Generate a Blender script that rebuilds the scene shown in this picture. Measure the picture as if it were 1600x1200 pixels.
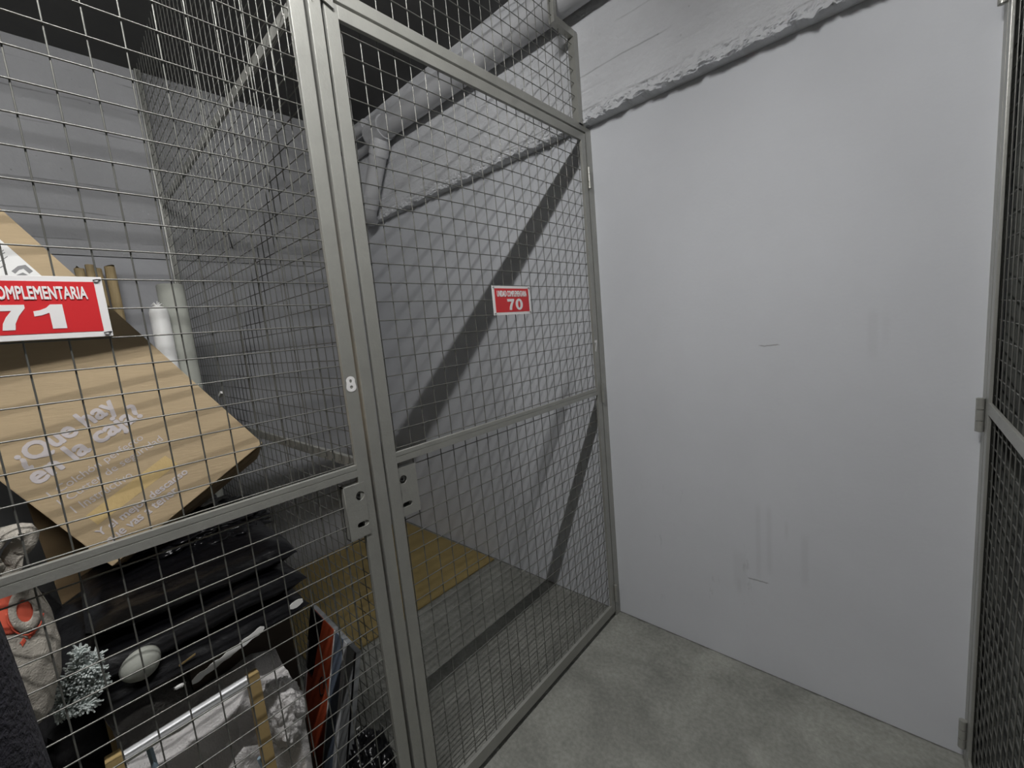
import bpy, bmesh, math, random
from mathutils import Vector, Matrix, noise
PI = math.pi
random.seed(7)
for o in list(bpy.data.objects): bpy.data.objects.remove(o)
SC = bpy.context.scene; COL = SC.collection

# ------------------------------------------------------------------ camera, world, light, exposure
CAM = Vector((0.9935, -1.73487, 1.46755)); YAW, PITCH, ROLL = 0.744397, -0.129542, -0.092281; FPX = 650.16
def cam_axes():
    F = Vector((-math.sin(YAW)*math.cos(PITCH), math.cos(YAW)*math.cos(PITCH), math.sin(PITCH)))
    R = Vector((math.cos(YAW), math.sin(YAW), 0)); U = R.cross(F)
    return R*math.cos(ROLL)+U*math.sin(ROLL), -R*math.sin(ROLL)+U*math.cos(ROLL), F
R_, U_, F_ = cam_axes()
cd = bpy.data.cameras.new('camera'); cam = bpy.data.objects.new('camera', cd); COL.objects.link(cam)
cd.sensor_fit = 'HORIZONTAL'; cd.sensor_width = 36.0; cd.lens = FPX/1600*36.0; cd.clip_start = 0.02
cam.matrix_world = Matrix(((R_.x, U_.x, -F_.x, CAM.x), (R_.y, U_.y, -F_.y, CAM.y), (R_.z, U_.z, -F_.z, CAM.z), (0, 0, 0, 1)))
SC.camera = cam
w = bpy.data.worlds.new('world'); SC.world = w; w.use_nodes = True
w.node_tree.nodes['Background'].inputs[0].default_value = (0.5, 0.55, 0.6, 1)
w.node_tree.nodes['Background'].inputs[1].default_value = 0.0
SC.view_settings.view_transform = 'Standard'; SC.view_settings.look = 'None'
SC.view_settings.gamma = 1.0; SC.view_settings.use_curve_mapping = False
SC.view_settings.exposure = 0.0
LAMP_X, LAMP_Z, LAMP_Y0, LAMP_Y1 = 0.60, 2.84, -2.42, -1.22
LAMP_STRENGTH = 600.0

# ------------------------------------------------------------------ materials
def mat(name, col, rough=0.6, metal=0.0, var=0.0, vscale=6.0, bump=0.0, bscale=60.0, spec=0.5, stretch=(1, 1, 1), var2=None, coat=0.0):
    m = bpy.data.materials.new(name); m.use_nodes = True; nt = m.node_tree; N = nt.nodes; L = nt.links
    b = N['Principled BSDF']; b.inputs['Roughness'].default_value = rough; b.inputs['Metallic'].default_value = metal
    b.inputs['Specular IOR Level'].default_value = spec; b.inputs['Coat Weight'].default_value = coat
    tc = N.new('ShaderNodeTexCoord'); mp = N.new('ShaderNodeMapping'); mp.inputs['Scale'].default_value = stretch
    L.new(tc.outputs['Object'], mp.inputs['Vector'])
    c = tuple(col)+(1,)
    if var > 0:
        n = N.new('ShaderNodeTexNoise'); n.inputs['Scale'].default_value = vscale; n.inputs['Detail'].default_value = 6; n.inputs['Roughness'].default_value = .65
        L.new(mp.outputs[0], n.inputs['Vector'])
        r = N.new('ShaderNodeValToRGB'); r.color_ramp.elements[0].position = .3; r.color_ramp.elements[1].position = .72
        lo = var2 if var2 else tuple(max(0, x*(1-var)) for x in col); hi = tuple(x*(1+var*.6) for x in col)
        r.color_ramp.elements[0].color = tuple(lo)+(1,); r.color_ramp.elements[1].color = tuple(hi)+(1,)
        L.new(n.outputs['Fac'], r.inputs[0]); L.new(r.outputs[0], b.inputs['Base Color'])
    else: b.inputs['Base Color'].default_value = c
    if bump > 0:
        n2 = N.new('ShaderNodeTexNoise'); n2.inputs['Scale'].default_value = bscale; n2.inputs['Detail'].default_value = 5
        L.new(mp.outputs[0], n2.inputs['Vector'])
        bp = N.new('ShaderNodeBump'); bp.inputs['Strength'].default_value = bump; bp.inputs['Distance'].default_value = .01
        L.new(n2.outputs['Fac'], bp.inputs['Height']); L.new(bp.outputs[0], b.inputs['Normal'])
    m['b'] = 1
    return m

def wall_mat():
    """smooth grey-painted plaster with faint roller streaks, scuffs in a low band and small pits"""
    m = mat('wall_paint', (.595, .61, .64), .62, 0, .05, 1.6, .05, 90)
    nt = m.node_tree; N = nt.nodes; L = nt.links; b = N['Principled BSDF']
    src = b.inputs['Base Color'].links[0].from_socket
    geo = N.new('ShaderNodeNewGeometry'); sep = N.new('ShaderNodeSeparateXYZ'); L.new(geo.outputs['Position'], sep.inputs[0])
    mp = N.new('ShaderNodeMapping'); mp.inputs['Scale'].default_value = (9, 9, 2.4); L.new(geo.outputs['Position'], mp.inputs[0])
    n = N.new('ShaderNodeTexNoise'); n.inputs['Scale'].default_value = 1.6; n.inputs['Detail'].default_value = 7; n.inputs['Roughness'].default_value = .7
    L.new(mp.outputs[0], n.inputs[0])
    th = N.new('ShaderNodeMapRange'); th.inputs[1].default_value = .60; th.inputs[2].default_value = .76; L.new(n.outputs['Fac'], th.inputs[0])
    def band(sock, a, b0, c, d):
        u = N.new('ShaderNodeMapRange'); u.inputs[1].default_value = a; u.inputs[2].default_value = b0; L.new(sock, u.inputs[0])
        v = N.new('ShaderNodeMapRange'); v.inputs[1].default_value = c; v.inputs[2].default_value = d; v.inputs[3].default_value = 1; v.inputs[4].default_value = 0; L.new(sock, v.inputs[0])
        q = N.new('ShaderNodeMath'); q.operation = 'MULTIPLY'; L.new(u.outputs[0], q.inputs[0]); L.new(v.outputs[0], q.inputs[1]); return q.outputs[0]
    bz = band(sep.outputs['Z'], .12, .28, .55, .85); bx = band(sep.outputs['X'], .1, .22, .6, .85)
    q = N.new('ShaderNodeMath'); q.operation = 'MULTIPLY'; L.new(bz, q.inputs[0]); L.new(bx, q.inputs[1])
    q2 = N.new('ShaderNodeMath'); q2.operation = 'MULTIPLY'; L.new(q.outputs[0], q2.inputs[0]); L.new(th.outputs[0], q2.inputs[1])
    q3 = N.new('ShaderNodeMath'); q3.operation = 'MULTIPLY'; q3.inputs[1].default_value = .55; L.new(q2.outputs[0], q3.inputs[0])
    wob = N.new('ShaderNodeMath'); wob.operation = 'MULTIPLY_ADD'; wob.inputs[1].default_value = .02; L.new(n.outputs['Fac'], wob.inputs[0]); L.new(sep.outputs['Z'], wob.inputs[2])
    acc = q3.outputs[0]
    for xa, xb, za, zb, k in [(.640, .697, 1.3255, 1.3285, .6), (.588, .655, .392, .396, .6), (.940, .962, 1.30, 1.40, .22), (.975, .990, 1.33, 1.39, .16), (.618, .632, .43, .69, .3), (.655, .668, .46, .69, .3), (.765, .785, .45, .60, .3), (.535, .58, .36, .47, .25), (.545, .560, .34, .37, .45), (.715, .722, .62, .64, .4)]:
        a_ = band(sep.outputs['X'], xa-.006, xa+.004, xb-.004, xb+.006); e_ = .0015 if zb-za < .01 else .04
        c_ = band(wob.outputs[0], za+.01-e_, za+.01, zb+.01, zb+.01+e_)
        m1 = N.new('ShaderNodeMath'); m1.operation = 'MULTIPLY'; L.new(a_, m1.inputs[0]); L.new(c_, m1.inputs[1])
        m2 = N.new('ShaderNodeMath'); m2.operation = 'MULTIPLY'; m2.inputs[1].default_value = k; L.new(m1.outputs[0], m2.inputs[0])
        m2.inputs[1].default_value = k*(.9 if zb-za < .01 else .26)
        m3 = N.new('ShaderNodeMath'); m3.operation = 'MAXIMUM'; L.new(acc, m3.inputs[0]); L.new(m2.outputs[0], m3.inputs[1]); acc = m3.outputs[0]
    class _q: outputs = [acc]
    q3 = _q
    mx = N.new('ShaderNodeMixRGB'); mx.inputs[2].default_value = (.13, .13, .125, 1); L.new(q3.outputs[0], mx.inputs[0]); L.new(src, mx.inputs[1])
    L.new(mx.outputs[0], b.inputs['Base Color'])
    return m

def concrete_mat(name, col, board=True):
    """cast concrete with board marks (thin dark seams every 13 cm), blotches and air holes"""
    m = mat(name, col, .85, 0, .10, 3.0, .5, 45)
    nt = m.node_tree; N = nt.nodes; L = nt.links; b = N['Principled BSDF']; src = b.inputs['Base Color'].links[0].from_socket
    geo = N.new('ShaderNodeNewGeometry')
    if board:
        sep = N.new('ShaderNodeSeparateXYZ'); L.new(geo.outputs['Position'], sep.inputs[0])
        nn = N.new('ShaderNodeTexNoise'); nn.inputs['Scale'].default_value = 3; nn.inputs['Detail'].default_value = 6; L.new(geo.outputs['Position'], nn.inputs[0])
        a = N.new('ShaderNodeMath'); a.operation = 'MULTIPLY_ADD'; a.inputs[1].default_value = .035; L.new(nn.outputs['Fac'], a.inputs[0]); L.new(sep.outputs['Z'], a.inputs[2])
        f = N.new('ShaderNodeMath'); f.operation = 'PINGPONG'; f.inputs[1].default_value = .066; L.new(a.outputs[0], f.inputs[0])
        r = N.new('ShaderNodeMapRange'); r.inputs[1].default_value = 0; r.inputs[2].default_value = .0045; r.inputs[3].default_value = .7; r.inputs[4].default_value = 0; L.new(f.outputs[0], r.inputs[0])
        n3 = N.new('ShaderNodeTexNoise'); n3.inputs['Scale'].default_value = 5; L.new(geo.outputs['Position'], n3.inputs[0])
        r3 = N.new('ShaderNodeMapRange'); r3.inputs[1].default_value = .42; r3.inputs[2].default_value = .6; L.new(n3.outputs['Fac'], r3.inputs[0])
        q = N.new('ShaderNodeMath'); q.operation = 'MULTIPLY'; L.new(r.outputs[0], q.inputs[0]); L.new(r3.outputs[0], q.inputs[1])
        mx = N.new('ShaderNodeMixRGB'); mx.inputs[2].default_value = tuple(c*.35 for c in col)+(1,); L.new(q.outputs[0], mx.inputs[0]); L.new(src, mx.inputs[1]); src = mx.outputs[0]
    v = N.new('ShaderNodeTexVoronoi'); v.inputs['Scale'].default_value = 26; L.new(geo.outputs['Position'], v.inputs['Vector'])
    rv = N.new('ShaderNodeMapRange'); rv.inputs[1].default_value = .05; rv.inputs[2].default_value = .13; rv.inputs[3].default_value = 1; rv.inputs[4].default_value = 0; L.new(v.outputs['Distance'], rv.inputs[0])
    n4 = N.new('ShaderNodeTexNoise'); n4.inputs['Scale'].default_value = 4; L.new(geo.outputs['Position'], n4.inputs[0])
    r4 = N.new('ShaderNodeMapRange'); r4.inputs[1].default_value = .56; r4.inputs[2].default_value = .62; L.new(n4.outputs['Fac'], r4.inputs[0])
    q5 = N.new('ShaderNodeMath'); q5.operation = 'MULTIPLY'; L.new(rv.outputs[0], q5.inputs[0]); L.new(r4.outputs[0], q5.inputs[1])
    q6 = N.new('ShaderNodeMath'); q6.operation = 'MULTIPLY'; q6.inputs[1].default_value = .6; L.new(q5.outputs[0], q6.inputs[0])
    mx2 = N.new('ShaderNodeMixRGB'); mx2.inputs[2].default_value = tuple(c*.3 for c in col)+(1,); L.new(q6.outputs[0], mx2.inputs[0]); L.new(src, mx2.inputs[1])
    L.new(mx2.outputs[0], b.inputs['Base Color'])
    return m

def floor_mat():
    m = mat('floor_concrete', (.205, .205, .19), .7, 0, .0, 3.0, .22, 120)
    nt = m.node_tree; N = nt.nodes; L = nt.links; b = N['Principled BSDF']; tc = N['Texture Coordinate']
    n = N.new('ShaderNodeTexNoise'); n.inputs['Scale'].default_value = 3.2; n.inputs['Detail'].default_value = 9; n.inputs['Roughness'].default_value = .68; n.inputs['Distortion'].default_value = .4
    L.new(tc.outputs['Object'], n.inputs['Vector'])
    r = N.new('ShaderNodeValToRGB'); e = r.color_ramp.elements; e[0].position = .33; e[1].position = .72
    e[0].color = (.155, .158, .14, 1); e[1].color = (.32, .325, .29, 1); e2 = e.new(.52); e2.color = (.235, .238, .213, 1)
    L.new(n.outputs['Fac'], r.inputs[0])
    n2 = N.new('ShaderNodeTexNoise'); n2.inputs['Scale'].default_value = 70; n2.inputs['Detail'].default_value = 4; L.new(tc.outputs['Object'], n2.inputs['Vector'])
    mr = N.new('ShaderNodeMapRange'); mr.inputs[1].default_value = .3; mr.inputs[2].default_value = .7; mr.inputs[3].default_value = .82; mr.inputs[4].default_value = 1.12; L.new(n2.outputs['Fac'], mr.inputs[0])
    mx = N.new('ShaderNodeVectorMath'); mx.operation = 'SCALE'; L.new(r.outputs[0], mx.inputs[0]); L.new(mr.outputs[0], mx.inputs['Scale'])
    geo = N.new('ShaderNodeNewGeometry'); sep = N.new('ShaderNodeSeparateXYZ'); L.new(geo.outputs['Position'], sep.inputs[0])
    nj = N.new('ShaderNodeTexNoise'); nj.inputs['Scale'].default_value = 14; nj.inputs['Detail'].default_value = 5; L.new(geo.outputs['Position'], nj.inputs[0])
    aj = N.new('ShaderNodeMath'); aj.operation = 'MULTIPLY_ADD'; aj.inputs[1].default_value = .022; L.new(nj.outputs['Fac'], aj.inputs[0]); L.new(sep.outputs['Y'], aj.inputs[2])
    rj = N.new('ShaderNodeMapRange'); rj.inputs[1].default_value = .003; rj.inputs[2].default_value = .008; rj.inputs[4].default_value = .75; L.new(aj.outputs[0], rj.inputs[0])
    mj = N.new('ShaderNodeMixRGB'); mj.inputs[2].default_value = (.04, .038, .032, 1); L.new(rj.outputs[0], mj.inputs[0]); L.new(mx.outputs[0], mj.inputs[1])
    L.new(mj.outputs[0], b.inputs['Base Color'])
    return m

M = {}
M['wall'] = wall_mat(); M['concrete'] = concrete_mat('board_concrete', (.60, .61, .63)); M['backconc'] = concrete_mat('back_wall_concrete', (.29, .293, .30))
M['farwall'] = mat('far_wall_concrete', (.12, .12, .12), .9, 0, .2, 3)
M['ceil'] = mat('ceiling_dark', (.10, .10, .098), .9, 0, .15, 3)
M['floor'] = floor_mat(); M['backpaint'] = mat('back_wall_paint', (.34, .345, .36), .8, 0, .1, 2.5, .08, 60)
M['paint'] = mat('grey_green_steel_paint', (.375, .375, .345), .39, .45, .08, 14, .08, 160)
M['wire'] = mat('wire_steel', (.17, .17, .155), .38, .5, .1, 20)
M['dark'] = mat('black_gap', (.01, .01, .01), .6)
M['chrome'] = mat('chrome', (.6, .6, .6), .18, 1.0)
M['pipe'] = mat('grey_pvc_pipe', (.50, .505, .52), .45, 0, .1, 4, .05, 40)
M['white'] = mat('white_plastic', (.78, .78, .76), .5, 0, .04, 10)
M['red'] = mat('sign_red', (.60, .025, .03), .4)
M['signwhite'] = mat('sign_white', (.80, .79, .78), .4)
M['card'] = mat('kraft_cardboard', (.37, .28, .165), .75, 0, .12, 3, .1, 30, stretch=(1, 1, 7))
M['card2'] = mat('brown_cardboard', (.24, .165, .085), .8, 0, .15, 4, .1, 30)
M['darkcard'] = mat('dark_brown_board', (.055, .038, .026), .7, 0, .2, 5)
M['cardfloor'] = mat('yellowish_cardboard', (.30, .225, .085), .7, 0, .14, 5, .08, 30)
M['print'] = mat('lilac_white_print', (.46, .42, .42), .7, 0, .1, 30)
M['tape'] = mat('clear_tape', (.50, .37, .175), .18, 0, .1, 8, .25, 25)
M['paper'] = mat('paper', (.72, .72, .70), .8, 0, .05, 20)
M['ink'] = mat('grey_ink', (.22, .22, .22), .8)
M['blackbag'] = mat('black_plastic_film', (.0035, .0035, .0045), .30, 0, 0, 5, .35, 26, spec=.35)
M['blackcloth'] = mat('black_cloth', (.008, .0075, .009), .85, 0, .2, 10, .2, 60)
M['stake'] = mat('raw_wood', (.42, .32, .17), .8, 0, .25, 9, .4, 40, stretch=(4, 4, .6))
M['wood'] = mat('pale_wood', (.42, .30, .13), .6, 0, .18, 8, .1, 40)
M['greyroll'] = mat('grey_green_foam', (.36, .37, .33), .8, 0, .1, 8, .15, 30)
M['alu'] = mat('brushed_tube', (.62, .63, .64), .4, .2, .08, 10)
M['canvas'] = mat('cream_canvas', (.40, .37, .32), .9, 0, .12, 8, .35, 300)
M['orange'] = mat('orange_red_print', (.66, .11, .06), .8, 0, .08, 10)
M['towel'] = mat('white_cotton', (.62, .60, .59), .9, 0, .06, 10, .5, 220)
M['fleece'] = mat('navy_fleece', (.016, .015, .024), .95, 0, .3, 60, .7, 220)
M['skin'] = mat('skin', (.45, .27, .19), .55, 0, .06, 20)
M['hair'] = mat('dark_hair', (.02, .014, .01), .6)
M['trouser'] = mat('dark_trousers', (.02, .022, .03), .9, 0, .2, 40)
M['orangeband'] = mat('orange_band', (.42, .07, .025), .55, 0, .15, 12)
M['blueband'] = mat('blue_grey_band', (.13, .16, .21), .45, 0, .3, 10, .1, 20)
M['greyband'] = mat('grey_film', (.22, .23, .235), .35, 0, .5, 7, .3, 20, stretch=(1, 1, .4))
M['frost'] = mat('frosted_needles', (.60, .65, .63), .8, 0, .25, 50)
M['drape'] = mat('dark_grey_dust_sheet', (.10, .105, .095), .9, 0, .9, 4, .5, 30, stretch=(3, 3, .7), var2=(.012, .012, .012))
M['blue'] = mat('pale_blue_plastic', (.28, .38, .46), .5)
def emit(name, col, s):
    m = bpy.data.materials.new(name); m.use_nodes = True; nt = m.node_tree; nt.nodes.clear()
    e = nt.nodes.new('ShaderNodeEmission'); e.inputs[0].default_value = tuple(col)+(1,); e.inputs[1].default_value = s
    o = nt.nodes.new('ShaderNodeOutputMaterial'); nt.links.new(e.outputs[0], o.inputs[0]); return m
M['tube'] = emit('lit_fluorescent_tube', (1.0, .992, .985), LAMP_STRENGTH)

# ------------------------------------------------------------------ helpers
def link(name, me, m, parent=None, smooth=False):
    o = bpy.data.objects.new(name, me); COL.objects.link(o)
    if m is not None:
        me.materials.clear(); me.materials.append(M[m] if isinstance(m, str) else m)
    if smooth:
        for p in me.polygons: p.use_smooth = True
    if parent is not None: o.parent = parent; o.matrix_parent_inverse = parent.matrix_world.inverted()
    return o
def thing(name, label, cat, loc=(0, 0, 0), group=None):
    o = bpy.data.objects.new(name, None); COL.objects.link(o); o.location = loc; o.empty_display_size = .05
    o.matrix_world = Matrix.Translation(loc)
    o['label'] = label; o['category'] = cat
    if group: o['group'] = group
    return o
def tag(o, label, cat, group=None):
    o['label'] = label; o['category'] = cat
    if group: o['group'] = group
    return o
def struct(o): o['kind'] = 'structure'; return o
class B:
    """collects boxes, tubes and sheets in world coordinates into one mesh"""
    def __init__(s): s.v = []; s.f = []
    def add(s, vs, fs):
        k = len(s.v); s.v += [tuple(v) for v in vs]; s.f += [tuple(i+k for i in f) for f in fs]; return s
    def box(s, x0, x1, y0, y1, z0, z1):
        return s.add([(x0, y0, z0), (x1, y0, z0), (x1, y1, z0), (x0, y1, z0), (x0, y0, z1), (x1, y0, z1), (x1, y1, z1), (x0, y1, z1)],
                     [(0, 3, 2, 1), (4, 5, 6, 7), (0, 1, 5, 4), (1, 2, 6, 5), (2, 3, 7, 6), (3, 0, 4, 7)])
    def obox(s, c, ax, ay, az):
        """box spanned from corner c along three edge vectors"""
        c, ax, ay, az = map(Vector, (c, ax, ay, az))
        vs = [c, c+ax, c+ax+ay, c+ay, c+az, c+ax+az, c+ax+ay+az, c+ay+az]
        fs = [(0, 3, 2, 1), (4, 5, 6, 7), (0, 1, 5, 4), (1, 2, 6, 5), (2, 3, 7, 6), (3, 0, 4, 7)]
        if ax.cross(ay).dot(az) < 0: fs = [f[::-1] for f in fs]
        return s.add(vs, fs)
    def tube(s, pts, r, n=8, cap=True):
        pts = [Vector(p) for p in pts]; rs = r if isinstance(r, (list, tuple)) else [r]*len(pts); rings = []
        t0 = (pts[1]-pts[0]).normalized(); up = Vector((0, 0, 1)) if abs(t0.z) < .9 else Vector((0, 1, 0)); a = t0.cross(up).normalized()
        for i, p in enumerate(pts):
            t = ((pts[min(i+1, len(pts)-1)]-pts[max(i-1, 0)])).normalized()
            a = (a - t*a.dot(t)).normalized(); b = t.cross(a)
            rings.append([p+(a*math.cos(2*PI*k/n)+b*math.sin(2*PI*k/n))*rs[i] for k in range(n)])
        vs = [v for rg in rings for v in rg]; fs = []
        for i in range(len(pts)-1):
            for k in range(n): fs.append((i*n+k, i*n+(k+1) % n, (i+1)*n+(k+1) % n, (i+1)*n+k))
        if cap:
            m0 = len(vs); vs = vs+list(rings[0])+list(rings[-1]); fs.append(tuple(m0+k for k in range(n))[::-1]); fs.append(tuple(m0+n+k for k in range(n)))
        return s.add(vs, fs)
    def build(s, name, m, parent=None, smooth=False, bevel=0.0, seg=2):
        me = bpy.data.meshes.new(name); me.from_pydata(s.v, [], s.f); me.update()
        bm = bmesh.new(); bm.from_mesh(me); bmesh.ops.recalc_face_normals(bm, faces=bm.faces[:])
        if bevel > 0:
            bmesh.ops.bevel(bm, geom=[e for e in bm.edges if e.is_manifold and e.calc_face_angle(0) > .5], offset=bevel, segments=seg, affect='EDGES', profile=.7)
        bm.to_mesh(me); bm.free()
        return link(name, me, m, parent, smooth)
def grid(name, m, fn, nu, nv, parent=None, thick=0.0, smooth=True, closed=False):
    """sheet of nu x nv quads from fn(u, v) -> point; thick > 0 gives it a back side"""
    vs = [Vector(fn(i/nu, j/nv)) for i in range(nu+1) for j in range(nv+1)]
    fs = [(i*(nv+1)+j, (i+1)*(nv+1)+j, (i+1)*(nv+1)+j+1, i*(nv+1)+j+1) for i in range(nu) for j in range(nv)]
    me = bpy.data.meshes.new(name); me.from_pydata(vs, [], fs); me.update()
    if thick > 0:
        ns = [v.normal.copy() for v in me.vertices]; n0 = len(vs)
        vs2 = vs+[v-n*thick for v, n in zip(vs, ns)]; fs2 = fs+[tuple(i+n0 for i in f[::-1]) for f in fs]
        rim = [i*(nv+1) for i in range(nu+1)]+[nu*(nv+1)+j for j in range(1, nv+1)]+[i*(nv+1)+nv for i in range(nu-1, -1, -1)]+[j for j in range(nv-1, 0, -1)]
        for k in range(len(rim)):
            a, b_ = rim[k], rim[(k+1) % len(rim)]; fs2.append((b_, a, a+n0, b_+n0))
        bpy.data.meshes.remove(me); me = bpy.data.meshes.new(name); me.from_pydata(vs2, [], fs2); me.update()
    return link(name, me, m, parent, smooth)
def blob(name, m, c, r, amp=.12, fr=3.0, seed=0, parent=None, flat=.0, sub=5, ridge=0.0):
    bm = bmesh.new(); bmesh.ops.create_icosphere(bm, subdivisions=sub, radius=1)
    sd = Vector((seed*7.1, seed*3.3, seed*1.7))
    for v in bm.verts:
        n = v.co.normalized(); k = 1+amp*noise.fractal(n*fr+sd, .9, 2.0, 4)
        if ridge: k += ridge*(abs(noise.noise(n*fr*2.3+sd*2))-.25)
        p = Vector((n.x*r[0]*k, n.y*r[1]*k, n.z*r[2]*k))
        if flat: p.z = max(p.z, -r[2]*flat)
        v.co = p+Vector(c)
    me = bpy.data.meshes.new(name); bm.to_mesh(me); bm.free()
    return link(name, me, m, parent, True)
def curve_mesh(cu):
    o = bpy.data.objects.new('tmp', cu); COL.objects.link(o); dg = bpy.context.evaluated_depsgraph_get(); dg.update()
    me = bpy.data.meshes.new_from_object(o.evaluated_get(dg)); bpy.data.objects.remove(o); bpy.data.curves.remove(cu); return me
def frame_mat(org, xd, yd):
    xd = Vector(xd).normalized(); yd = Vector(yd); yd = (yd-xd*yd.dot(xd)).normalized(); z = xd.cross(yd)
    return Matrix(((xd.x, yd.x, z.x, org[0]), (xd.y, yd.y, z.y, org[1]), (xd.z, yd.z, z.z, org[2]), (0, 0, 0, 1)))
def text(name, body, m, org, xd, yd, width, height, parent, bold=.0, depth=.0004, digits=False):
    """lettering fitted to width x height, its lower left corner at org"""
    cu = bpy.data.curves.new('t', 'FONT'); cu.body = body; cu.size = 1; cu.offset = bold if bold < .013 else 0; cu.extrude = 0; cu.resolution_u = 3
    me = curve_mesh(cu); xs = [v.co.x for v in me.vertices]; ys = [v.co.y for v in me.vertices]
    sx = width/(max(xs)-min(xs)); sy = height/(max(ys)-min(ys)); x0, y0 = min(xs), min(ys)
    for v in me.vertices: v.co = ((v.co.x-x0)*sx, (v.co.y-y0)*sy, 0)
    bm = bmesh.new(); bm.from_mesh(me)
    if bold > .013:
        g0 = bm.faces[:]
        for k, (dx, dy) in enumerate([(-1, 0), (1, 0), (0, 1), (0, -1), (.7, .7), (-.7, .7), (.7, -.7), (-.7, -.7)]):
            dd = bmesh.ops.duplicate(bm, geom=g0)
            for v in [g for g in dd['geom'] if isinstance(g, bmesh.types.BMVert)]: v.co += Vector((dx*bold*sx*1.15, dy*bold*sy*1.15, .00009*(k+1)))
    r = bmesh.ops.extrude_face_region(bm, geom=bm.faces[:])
    for v in [g for g in r['geom'] if isinstance(g, bmesh.types.BMVert)]: v.co.z += depth
    bmesh.ops.recalc_face_normals(bm, faces=bm.faces[:])
    mt = frame_mat(org, xd, yd)
    for v in bm.verts: v.co = mt @ v.co
    bm.to_mesh(me); bm.free(); me.name = name
    return link(name, me, m, parent)
def shape(name, m, loops, org, xd, yd, depth, parent=None):
    """flat plate cut from 2D loops (outer first, then holes)"""
    cu = bpy.data.curves.new('s', 'CURVE'); cu.dimensions = '2D'; cu.fill_mode = 'BOTH'; cu.extrude = depth/2
    for lp in loops:
        sp = cu.splines.new('POLY'); sp.points.add(len(lp)-1); sp.use_cyclic_u = True
        for i, (x, y) in enumerate(lp): sp.points[i].co = (x, y, 0, 1)
    me = curve_mesh(cu); mt = frame_mat(org, xd, yd) @ Matrix.Translation((0, 0, depth/2))
    me.transform(mt); me.name = name
    return link(name, me, m, parent)
def ell(cx, cy, rx, ry, n=20, a0=0): return [(cx+rx*math.cos(a0+2*PI*i/n), cy+ry*math.sin(a0+2*PI*i/n)) for i in range(n)]

# ------------------------------------------------------------------ setting
XB, YS, XE, ZC = -1.96, -5.2, 3.2, 2.98
struct(B().box(XB-.15, XE+.15, YS-.15, .15, -.12, 0).build('floor', 'floor'))
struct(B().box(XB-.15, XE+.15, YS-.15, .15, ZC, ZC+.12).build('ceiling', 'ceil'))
struct(B().box(XB-.15, XE+.15, 0, .15, 0, ZC).build('wall_end', 'wall'))
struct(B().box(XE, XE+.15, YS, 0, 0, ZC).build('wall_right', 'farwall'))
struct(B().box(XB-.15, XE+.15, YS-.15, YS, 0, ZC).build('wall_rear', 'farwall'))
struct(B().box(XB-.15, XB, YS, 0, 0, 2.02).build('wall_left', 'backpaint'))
def back_upper(u, v):
    y = YS+(0-YS)*u; z = 2.02+(ZC-2.02)*v
    zz = z/.14; fr = zz-math.floor(zz)
    d = .004*noise.noise(Vector((y*1.2, math.floor(zz)*3.3, 1)))+.0025*noise.noise(Vector((y*9, z*30, 3)))
    d -= .004*max(0, 1-fr*14)
    return (XB+.008+d, y, z)
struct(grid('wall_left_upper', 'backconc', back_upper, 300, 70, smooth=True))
# concrete beam along the top of the end wall, rough along its lower arris
ZB = 2.314; BP = .055
def beam_face(u, v):
    x = XB+(XE-XB)*u
    if v < .12:                       # soffit
        t = v/.12; y = -BP*t; z = ZB
        j = t
    else:
        t = ((v-.12)/.88)**2.2; y = -BP; z = ZB+(ZC-ZB)*t; j = 1
    e = max(0, 1-(z-ZB)/.075)**1.5*j
    zz = (z-2.30)/.132; fr = zz-math.floor(zz)
    y += .0035*noise.noise(Vector((x*1.4, math.floor(zz)*5.1, 2)))*j + .002*noise.fractal(Vector((x*8, z*26, 7)), 1, 2, 3)*j
    if z > ZB+.08: y += .005*max(0, 1-fr*12)*(noise.noise(Vector((x*4, 3, z)))+.25)
    y += e*(.022*max(0, noise.fractal(Vector((x*38, z*70, 5)), .7, 2, 5))+.006*noise.noise(Vector((x*7, 9, 9))))
    z += e*(.010*noise.fractal(Vector((x*22, 1.3, 4)), .8, 2, 4)+.006*noise.noise(Vector((x*2.4, 4, 4))))
    return (x, min(y, -.001 if v > .02 else 0), z)
struct(grid('trim_1', 'concrete', beam_face, 1100, 90, smooth=False))

# ------------------------------------------------------------------ service pipes
pp = thing('drain_pipe', 'thick grey pipe running under the ceiling along the end wall, with a branch bending down', 'pipe', (-.4, -.13, 2.775))
B().tube([(-1.42, -.13, 2.775), (1.6, -.13, 2.775), (3.19, -.13, 2.775)], .065, 32).build('pipe', 'pipe', pp, True)
B().tube([(-1.50, -.13, 2.775), (-1.34, -.13, 2.775)], .073, 32).build('coupling', 'pipe', pp, True)
br = [(-1.40, -.13, 2.76), (-1.425, -.13, 2.70), (-1.455, -.13, 2.66), (-1.54, -.13, 2.53), (-1.62, -.13, 2.41), (-1.66, -.125, 2.36), (-1.71, -.10, 2.33), (-1.735, -.065, 2.327)]
B().tube(br, [.05, .055, .055, .052, .052, .052, .05, .05], 28).build('branch_pipe', 'pipe', pp, True)
B().tube([(-1.42, -.13, 2.712), (-1.462, -.13, 2.648)], .061, 28).build('collar', 'pipe', pp, True)
B().tube([(-1.605, -.13, 2.433), (-1.645, -.128, 2.378)], .057, 28).build('collar', 'pipe', pp, True)
tag(B().tube([(-1.95, -.16, 2.845), (-1.515, -.16, 2.845)], .035, 20).build('conduit_pipe', 'pipe', None, True), 'thin grey pipe running on left from the pipe branch into the cage corner', 'pipe')
tag(B().tube([(-1.95, -.085, 2.765), (-1.515, -.085, 2.765)], .024, 20).build('conduit_pipe', 'pipe', None, True), 'thinnest grey pipe, under another pipe, left of the branch bend', 'pipe')

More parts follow.
